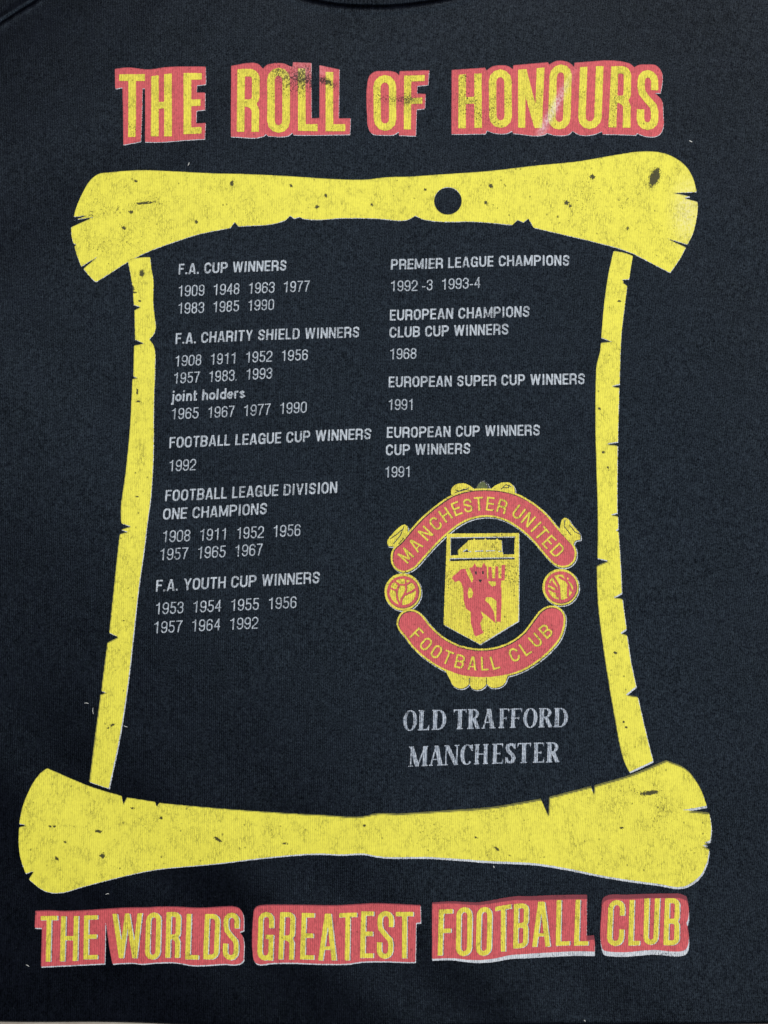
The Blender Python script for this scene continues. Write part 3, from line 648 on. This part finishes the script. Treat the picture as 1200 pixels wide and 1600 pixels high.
# --- columns of small text
WID = {'M': .62, 'W': .74, 'I': .20, 'N': .50, 'A': .52, 'V': .50, 'Y': .50, 'T': .44, 'L': .40, 'F': .41, 'E': .42, 'J': .4, '.': .14, '-': .28, ' ': .20, '_': .225,
       '1': .42, 'i': .17, 'l': .17, 'j': .2, 't': .26, 'r': .28, 'o': .44, 'n': .42, 'h': .42, 'd': .44, 'e': .42, 's': .40}
def text_line(txt, x0, y0, x1, y1, cap, bold):
    gap = .085 if bold else .10
    ws = [WID.get(c, .42 if c.isdigit() else .50) for c in txt]
    if not bold: ws = [w if c in ' _-.' else .50 for c, w in zip(txt, ws)]
    tot = sum(ws)+gap*(len(txt)-1); ln = math.hypot(x1-x0, y1-y0); sc = ln/tot
    ux, uy = (x1-x0)/ln, (y1-y0)/ln
    strokes = []; p = 0.0
    t = 1.42 if bold else 0.92
    for c, w in zip(txt, ws):
        if c not in ' _':
            W = w*sc; lean = (860-(x0+p*ux))*0.000118
            vx, vy = lean, -1.0
            bx, by = x0+p*ux, y0+p*uy
            e = bx+W*ux, by+W*uy
            q = [(bx+vx*cap, by+vy*cap), (e[0]+vx*cap, e[1]+vy*cap), e, (bx, by)]
            strokes += in_quad(glyph(c, W, cap, t, t*0.88), W, cap, q)
        p += (w+gap)*sc
    o = sheet('text_line', union_field(strokes), bbox(strokes), 0.62, M_text if bold else M_fine, shirt, 0.16, 0.22)
    nice = txt.replace('__', ' ').replace('_', ' ')
    lbl(o, ('white heading reading ' if bold else 'thin white line reading ')+nice)
    return o
T = [("F.A. CUP WINNERS", 279, 429.4, 447.6, 422.5, 16.6, 1), ("1909__1948__1963__1977", 277.6, 463.6, 483.6, 455.5, 17.3, 0), ("1983__1985__1990", 277, 490.4, 428, 484.7, 17.2, 0),
     ("F.A. CHARITY SHIELD WINNERS", 273.4, 537.0, 561.5, 527.1, 17.0, 1), ("1908__1911__1952__1956", 271.9, 572, 481, 563.4, 17.1, 0), ("1957__1983.__1993", 270, 599, 425.2, 592.2, 17.2, 0),
     ("joint holders", 267, 627.4, 382.4, 621.7, 17.0, 1), ("1965__1967__1977__1990", 266.5, 655.2, 479.3, 645.9, 17.5, 0),
     ("FOOTBALL LEAGUE CUP WINNERS", 263.3, 699.6, 580, 687.1, 17.2, 1), ("1992", 261.7, 736, 305, 734, 17.8, 0),
     ("FOOTBALL LEAGUE DIVISION", 256.9, 783, 526.6, 770.4, 17.8, 1), ("ONE CHAMPIONS", 254, 812.0, 416.9, 803.2, 17.7, 1), ("1908__1911__1952__1956", 253, 847.7, 469.3, 837.3, 18.4, 0), ("1957__1965__1967", 249.2, 875.8, 409.8, 867.5, 18.4, 0),
     ("F.A. YOUTH CUP WINNERS", 243.8, 924.6, 499.5, 911.2, 18.2, 1), ("1953__1954__1955__1956", 242, 960.3, 463, 950, 18.4, 0), ("1957__1964__1992", 239.4, 989.8, 403, 982, 18.4, 0),
     ("PREMIER LEAGUE CHAMPIONS", 610.7, 420.6, 889.8, 415.5, 16.4, 1), ("1992 -3__1993-4", 609.8, 455.2, 750, 450.9, 17.0, 0), ("EUROPEAN CHAMPIONS", 609, 500.5, 827.5, 495.4, 16.8, 1),
     ("CLUB CUP WINNERS", 608.4, 527.4, 794.6, 522.6, 16.8, 1), ("1968", 608.6, 561.4, 650.4, 560.6, 17.0, 0), ("EUROPEAN SUPER CUP WINNERS", 607, 605.4, 914.5, 599.7, 16.9, 1), ("1991", 606, 641.3, 646.7, 640.2, 17.2, 0),
     ("EUROPEAN CUP WINNERS", 604.2, 684.7, 844.5, 679.6, 17.0, 1), ("CUP WINNERS", 602.8, 712.2, 735, 708.8, 17.0, 1), ("1991", 600.9, 747, 641.9, 745.6, 17.2, 0)]
lines = [text_line(*a) for a in T]
for i, s in {4: 'line of four years under the heading with SHIELD: 1908 1911 1952 1956', 12: 'line of four years under the heading ONE CHAMPIONS: 1908 1911 1952 1956',
             23: 'year 1991 under the heading with SUPER CUP', 26: 'year 1991 right above the crest'}.items(): lbl(lines[i], s)
# --- serif lines
def serif_line(txt, spans, b0, b1, h0, h1, label):
    xa, xb = spans[0][0], spans[-1][1]; strokes = []
    for c, (l, r) in zip(txt, spans):
        def bl(x): return b0+(b1-b0)*(x-xa)/(xb-xa)
        def tp(x): return h0+(h1-h0)*(x-xa)/(xb-xa)
        q = reg(610, 1090, 4.0, [(l+4, tp(l)), (r+4, tp(r)), (r, bl(r)), (l, bl(l))])
        W, H = quad_size(q); strokes += in_quad(serif(c, W, H, {'M': 3.2, 'N': 3.2, 'H': 2.7, 'E': 2.9, 'F': 2.9, 'S': 3.0}.get(c, 3.2)), W, H, q)
    return lbl(sheet('text_line', union_field(strokes), bbox(strokes), 0.7, M_serif, shirt, 0.16, 0.35), label)
serif_line('OLDTRAFFORD', [(78, 165), (172, 242), (258, 348), (393, 474), (482, 560), (572, 655), (678, 745), (750, 826), (832, 920), (927, 1015), (1022, 1110)], 207, 185, 80, 65, 'pale serif line OLD TRAFFORD under the crest')
serif_line('MANCHESTER', [(112, 233), (240, 330), (334, 428), (436, 514), (524, 612), (636, 706), (718, 786), (793, 878), (893, 962), (974, 1056)], 432, 405, 306, 280, 'pale serif line MANCHESTER, lowest text in the scroll')

# --- crest
K = (590, 740, 3.636); S2 = (670, 820, 7.059)
ban_t = curve(reg(*K, [(75, 470), (88, 425), (130, 385), (180, 325), (250, 250), (330, 182), (420, 122), (510, 92), (600, 84), (700, 90), (795, 115), (880, 162), (960, 228), (1030, 310), (1085, 370), (1118, 410), (1130, 455), (1115, 505), (1070, 533), (1018, 526), (975, 492), (930, 440), (870, 372), (800, 312), (720, 266), (630, 246), (540, 258), (460, 296), (390, 352), (330, 410), (270, 476), (208, 540), (150, 562), (100, 542), (78, 505)]), 4, 60)
ban_b = curve(reg(*K, [(108, 850), (125, 800), (162, 774), (210, 774), (252, 800), (292, 850), (350, 908), (420, 954), (500, 984), (590, 995), (680, 984), (760, 952), (830, 898), (880, 832), (930, 772), (980, 750), (1030, 760), (1063, 800), (1064, 862), (1038, 940), (980, 1012), (900, 1080), (820, 1126), (720, 1156), (600, 1168), (480, 1155), (380, 1120), (280, 1060), (200, 990), (150, 925), (118, 885)]), 4, 60)
def ring_at(cx, cy, rx, ry=None, n=36): return [(K[0]+(cx+rx*math.cos(a))/K[2], K[1]+(cy+(ry or rx)*math.sin(a))/K[2]) for a in np.linspace(0, 2*math.pi, n, endpoint=False)]
balls = [ring_at(143, 672, 104, 106), ring_at(1040, 645, 103, 104)]
orn = [reg(*K, [(418, 120), (420, 85), (445, 62), (490, 55), (520, 66), (552, 90), (545, 112), (480, 125)]), reg(*K, [(640, 95), (665, 70), (705, 52), (745, 50), (770, 68), (780, 105), (770, 125), (700, 112)]),
       reg(*K, [(55, 385), (70, 360), (130, 300), (150, 290), (168, 300), (170, 335), (160, 365), (110, 425), (90, 415), (60, 412)]),
       reg(*K, [(1040, 290), (1050, 258), (1075, 252), (1105, 290), (1150, 345), (1152, 375), (1125, 380), (1110, 410), (1070, 370), (1035, 330)]),
       reg(*K, [(385, 1120), (410, 1165), (430, 1205), (470, 1222), (500, 1215), (522, 1195), (540, 1222), (575, 1228), (605, 1215), (620, 1195), (645, 1215), (690, 1215), (722, 1195), (742, 1150), (600, 1150)])]
orn = [curve(o, 4, 70) for o in orn]
tip = curve(reg(*K, [(552, 88), (575, 50), (598, 36), (620, 52), (638, 88), (600, 92)]), 3, 60)
shield = reg(*S2, [(198, 100), (995, 90), (995, 600), (990, 1060), (570, 1320), (165, 1100), (182, 600)])
win = reg(*S2, [(237, 140), (950, 130), (942, 325), (820, 328), (815, 300), (765, 298), (765, 288), (808, 288), (803, 172), (765, 166), (752, 148), (740, 166), (640, 165), (622, 148), (605, 166), (515, 168), (500, 150), (488, 168), (440, 172), (318, 285), (325, 335), (237, 338)])
dash = [reg(*S2, [(365, 298), (420, 265), (432, 290), (468, 292), (465, 304)]), reg(*S2, [(508, 286), (600, 284), (600, 297), (508, 299)]), reg(*S2, [(628, 284), (728, 281), (728, 293), (628, 296)])]
bar = reg(*S2, [(228, 370), (945, 358), (945, 382), (230, 402)])
shield_f = lambda X, Y: sdf([shield, win, bar]+dash, X, Y)
sil = lambda X, Y: np.minimum.reduce([sdf([r], X, Y) for r in (ban_t, ban_b, balls[0], balls[1], *orn, tip)])
cb = (600, 745, 912, 1082)
# the under-base of the whole crest is the part that carries its inks
base_f = lambda X, Y: np.minimum(sil(X-1.4, Y-1.6)-0.7, shield_f(X-0.9, Y-1.3))
crest = sheet('crest_print', base_f, cb, 0.9, M_white, shirt, 0.06, 0.4); lbl(crest, 'round red and yellow club crest with two banners, two balls and a shield')
def cr(name, f, box, mat, lift, label=None, cell=0.75, rough=0.5):
    return lbl(sheet(name, f, box, cell, mat, crest, lift, rough), label)
def bx(*rings): return bbox([list(rings)])
cuts = [RB(reg(*K, p), 0.55) for p in ([(445, 95), (470, 100), (500, 90), (520, 80)], [(440, 110), (490, 88), (545, 100)], [(700, 90), (730, 62), (760, 75)], [(715, 80), (745, 80), (748, 62)],
        [(90, 400), (130, 350), (150, 300)], [(70, 372), (110, 345), (140, 318)], [(120, 400), (150, 365)], [(1065, 262), (1060, 300), (1100, 350)], [(1090, 290), (1120, 330), (1150, 345)], [(525, 1160), (522, 1195)], [(620, 1160), (620, 1195)])]
cut_f = union_field(cuts)
cr('keyline', lambda X, Y: np.maximum(sil(X-0.6, Y-0.7)-0.35, -(sil(X, Y)+1.5)), cb, M_black, 0.10, 'thin dark outline round the crest', 0.7, 0.75)
for q in cuts: cr('keyline', union_field([q]), bbox([q]), M_black, 0.20, None, 0.6, 0.35)
for r, s in zip(orn, ('yellow scroll ornament left of the crest top', 'yellow scroll ornament right of the crest top', 'yellow ornament beside the left banner end', 'yellow ornament beside the right banner end', 'yellow lobes under the lower banner')):
    cr('ornament', lambda X, Y, r=r: np.maximum(np.maximum(sdf([r], X, Y), -cut_f(X, Y)), -np.minimum(sdf([ban_t], X, Y), sdf([ban_b], X, Y))-0.2), bx(r), M_yel2, 0.14, s)
cr('ornament', lambda X, Y: sdf([tip], X, Y)+1.6, bx(tip), M_olive, 0.14, 'small dark green tip above the upper banner')
def letters_on(txt, pts, hh, ww, parent, lift):
    P = np.array(pts, float); out = []
    for i, c in enumerate(txt):
        a = P[max(i-1, 0)]; b = P[min(i+1, len(P)-1)]
        if c == 'U' and txt.startswith('MAN'): a = P[i]-(P[i+1]-P[i])
        d = (b-a)/np.linalg.norm(b-a); n = np.array((d[1], -d[0]))  # n points up
        w = ww*{'I': .35, 'M': 1.12, 'N': 1.0, 'L': .82, 'E': .86, 'F': .82}.get(c, 1.0)
        c0 = P[i]; q = [c0-d*w/2+n*hh/2, c0+d*w/2+n*hh/2, c0+d*w/2-n*hh/2, c0-d*w/2-n*hh/2]
        q = [(K[0]+x/K[2], K[1]+y/K[2]) for x, y in q]
        s = in_quad(glyph(c, w/K[2], hh/K[2], 1.42, 1.3), w/K[2], hh/K[2], q)
        out += s
    return out
for ring, txt, pts, s, hh in ((ban_t, 'MANCHESTERUNITED', [(160, 465), (215, 405), (272, 340), (328, 285), (385, 235), (448, 200), (512, 182), (575, 172), (640, 172), (708, 186), (800, 220), (856, 262), (900, 302), (932, 340), (975, 388), (1022, 436)], 'upper curved red banner', 78),
                              (ban_b, 'FOOTBALLCLUB', [(222, 915), (275, 968), (335, 1012), (398, 1045), (468, 1068), (540, 1078), (610, 1080), (668, 1074), (778, 1030), (840, 995), (898, 948), (955, 895)], 'lower curved red banner', 78)):
    cr('banner_border', lambda X, Y, r=ring: sdf([r], X, Y), bx(ring), M_yel2, 0.16, 'yellow border of the '+s)
    cr('banner', lambda X, Y, r=ring: sdf([r], X, Y)+2.9, bx(ring), M_red, 0.22, s)
    L = letters_on(txt, pts, hh, 51, crest, 0.3)
    rf = lambda X, Y, r=ring: sdf([r], X, Y)+2.9
    cr('keyline', lambda X, Y, rf=rf: np.maximum(rf(X, Y), -(rf(X-0.7, Y-0.9)+0.25)), bx(ring), M_black, 0.26, None, 0.6, 0.55)
    lf = union_field(L)
    cr('keyline', lambda X, Y, lf=lf: lf(X-0.9, Y-0.3), bbox(L), M_key, 0.27, None, 0.6, 0.5)
    cr('banner_lettering', union_field(L), bbox(L), M_yel2, 0.30, 'yellow lettering on the '+s, 0.6, 0.3)
for k, r in enumerate(balls):
    cx, cy = ((143, 672), (1040, 645))[k]
    cr('football', lambda X, Y, r=r: sdf([r], X, Y), bx(r), M_yel2, 0.16, ('left' if k == 0 else 'right')+' round yellow ball of the crest')
    ring = [ring_at(cx, cy, 90), ring_at(cx, cy, 72 if k else 75)]
    if k == 0: ln = [[(98, 612), (122, 630), (160, 632), (200, 606)], [(122, 630), (108, 665), (110, 705), (132, 758)], [(160, 632), (162, 660), (150, 690), (134, 715), (132, 758)], [(150, 690), (190, 672), (222, 650)], [(62, 645), (82, 655), (108, 665)], [(70, 640), (60, 690), (84, 735)], [(160, 600), (160, 632)]]
    else: ln = [[(1000, 585), (1030, 640), (1035, 715)], [(985, 610), (1015, 650), (1020, 700)], [(1060, 572), (1085, 630), (1080, 700)], [(1030, 585), (1075, 610), (1105, 670)], [(968, 650), (1000, 668), (1028, 672)], [(970, 622), (1005, 645)], [(1085, 600), (1115, 630)], [(1040, 560), (1095, 592), (1120, 650)]]
    st_ = [ring]+[RB(reg(*K, p), 1.7 if k else 1.4) for p in ln]
    kf = union_field([[ring_at(cx+3, cy+2, 92), ring_at(cx+1, cy, 87)]]+[RB(reg(*K, [(a+4, b+3) for a, b in p]), 0.8) for p in ln[:4]])
    cr('keyline', kf, bx(r), M_key, 0.20, None, 0.6, 0.4)
    cr('ball_seam', union_field(st_), bx(r), M_red, 0.24, None, 0.7)
cr('shield', shield_f, bx(shield), M_yel2, 0.15, 'yellow pointed shield with a ship in its top window', 0.7)
devil = reg(*S2, [(442, 478), (480, 468), (505, 425), (530, 468), (580, 472), (605, 418), (638, 470), (642, 570), (662, 650), (700, 682), (745, 668), (800, 690), (802, 860), (795, 1070), (745, 1070), (748, 840), (690, 798), (632, 800), (622, 836), (670, 875), (718, 960), (738, 1085), (640, 1000), (572, 950), (602, 1020), (570, 1085), (585, 1150), (608, 1192), (520, 1232), (500, 1210), (488, 1150), (465, 1080), (465, 962), (410, 920), (385, 830), (380, 700), (358, 640), (335, 615), (290, 632), (255, 592), (268, 565), (320, 525), (350, 492), (402, 484), (430, 555), (476, 640), (492, 600), (475, 540)])
trid = [[devil, reg(*S2, [(445, 690), (470, 700), (490, 750), (478, 800), (440, 812), (430, 750)])], [reg(*S2, [(655, 470), (690, 462), (700, 590), (730, 590), (732, 458), (765, 458), (768, 590), (800, 590), (800, 445), (842, 440), (835, 612), (800, 615), (790, 700), (740, 700), (738, 625), (655, 622)])]]
face = [[reg(*S2, [(508, 515), (528, 515), (528, 548), (512, 548)])], [reg(*S2, [(585, 512), (606, 512), (604, 545), (588, 545)])], [reg(*S2, [(545, 605), (590, 602), (568, 640)])]]
face_f = union_field(face)
tri_f = union_field(trid)
cr('devil_figure', lambda X, Y: np.maximum(tri_f(X, Y), -face_f(X, Y)), bx(devil, trid[1][0]), M_red, 0.22, 'small red devil holding a trident on the shield', 0.55, 0.3)
cr('devil_face_marks', face_f, bbox(face), M_black, 0.26, None, 0.5, 0.15)

# ================================================================== LINT lying on the cloth
def lint(pts, w, label):
    P = [(float(a), float(b), 0) for a, b in pts]; verts = []; faces = []; ns = 6
    wx, wy = plane([p[0] for p in P], [p[1] for p in P]); wz = cloth_h(wx, wy)+0.0003
    c = np.stack([wx, wy, wz], 1); o0 = c.mean(0)
    for i in range(len(c)):
        d = c[min(i+1, len(c)-1)]-c[max(i-1, 0)]; d = d/np.linalg.norm(d); s = np.array((-d[1], d[0], 0)); u = np.array((0, 0, 1.0))
        rr = w*(0.45 if i in (0, len(c)-1) else 1)
        for k in range(ns):
            a = 2*math.pi*k/ns; verts.append(tuple(c[i]-o0+(s*math.cos(a)+u*math.sin(a)*0.7)*rr))
    for i in range(len(c)-1):
        for k in range(ns): faces.append((i*ns+k, i*ns+(k+1) % ns, (i+1)*ns+(k+1) % ns, (i+1)*ns+k))
    faces.append(tuple(range(ns))[::-1]); faces.append(tuple(range(len(verts)-ns, len(verts))))
    me = bpy.data.meshes.new('lint_fibre'); me.from_pydata(verts, [], faces); me.update()
    o = link('lint_fibre', me, M_lint); o.location = o0
    o['label'] = label; o['category'] = 'lint'; o['group'] = 'bits of lint on the shirt'
lint([(1076, 221), (1078.5, 222), (1081, 223)], 0.00032, 'bright speck of lint above the right end of the upper scroll roller')
lint([(294, 260), (295.5, 257.5), (296, 255)], 0.00022, 'pale fleck of lint above the left half of the upper scroll roller')
lint([(131, 1099), (134, 1098.5), (138, 1099.5)], 0.00016, 'thin fibre left of the left scroll strip, the level one')
lint([(144.5, 1106), (144, 1111), (145, 1116)], 0.00013, 'thin upright fibre just left of the left scroll strip')
lint([(193, 1134), (196, 1135.5), (199, 1136)], 0.00014, 'thin fibre just right of the left scroll strip near its lower end')
lint([(771, 1353), (771.8, 1355), (772.5, 1356)], 0.00022, 'white speck below the lower roller above the word FOOTBALL')
lint([(165.5, 1397), (169, 1395.5), (171, 1396)], 0.00014, 'tiny speck between the lower roller and THE WORLDS')
lint([(41, 1507), (43.5, 1508), (46, 1510)], 0.00014, 'short fibre left of the bottom title block')
lint([(913, 1595), (914.5, 1596.2), (915.5, 1597)], 0.00018, 'pale speck by the lower edge of the shirt')
lint([(834, 253.5), (836, 253)], 0.00016, 'tiny pale dot above the middle of the upper roller')
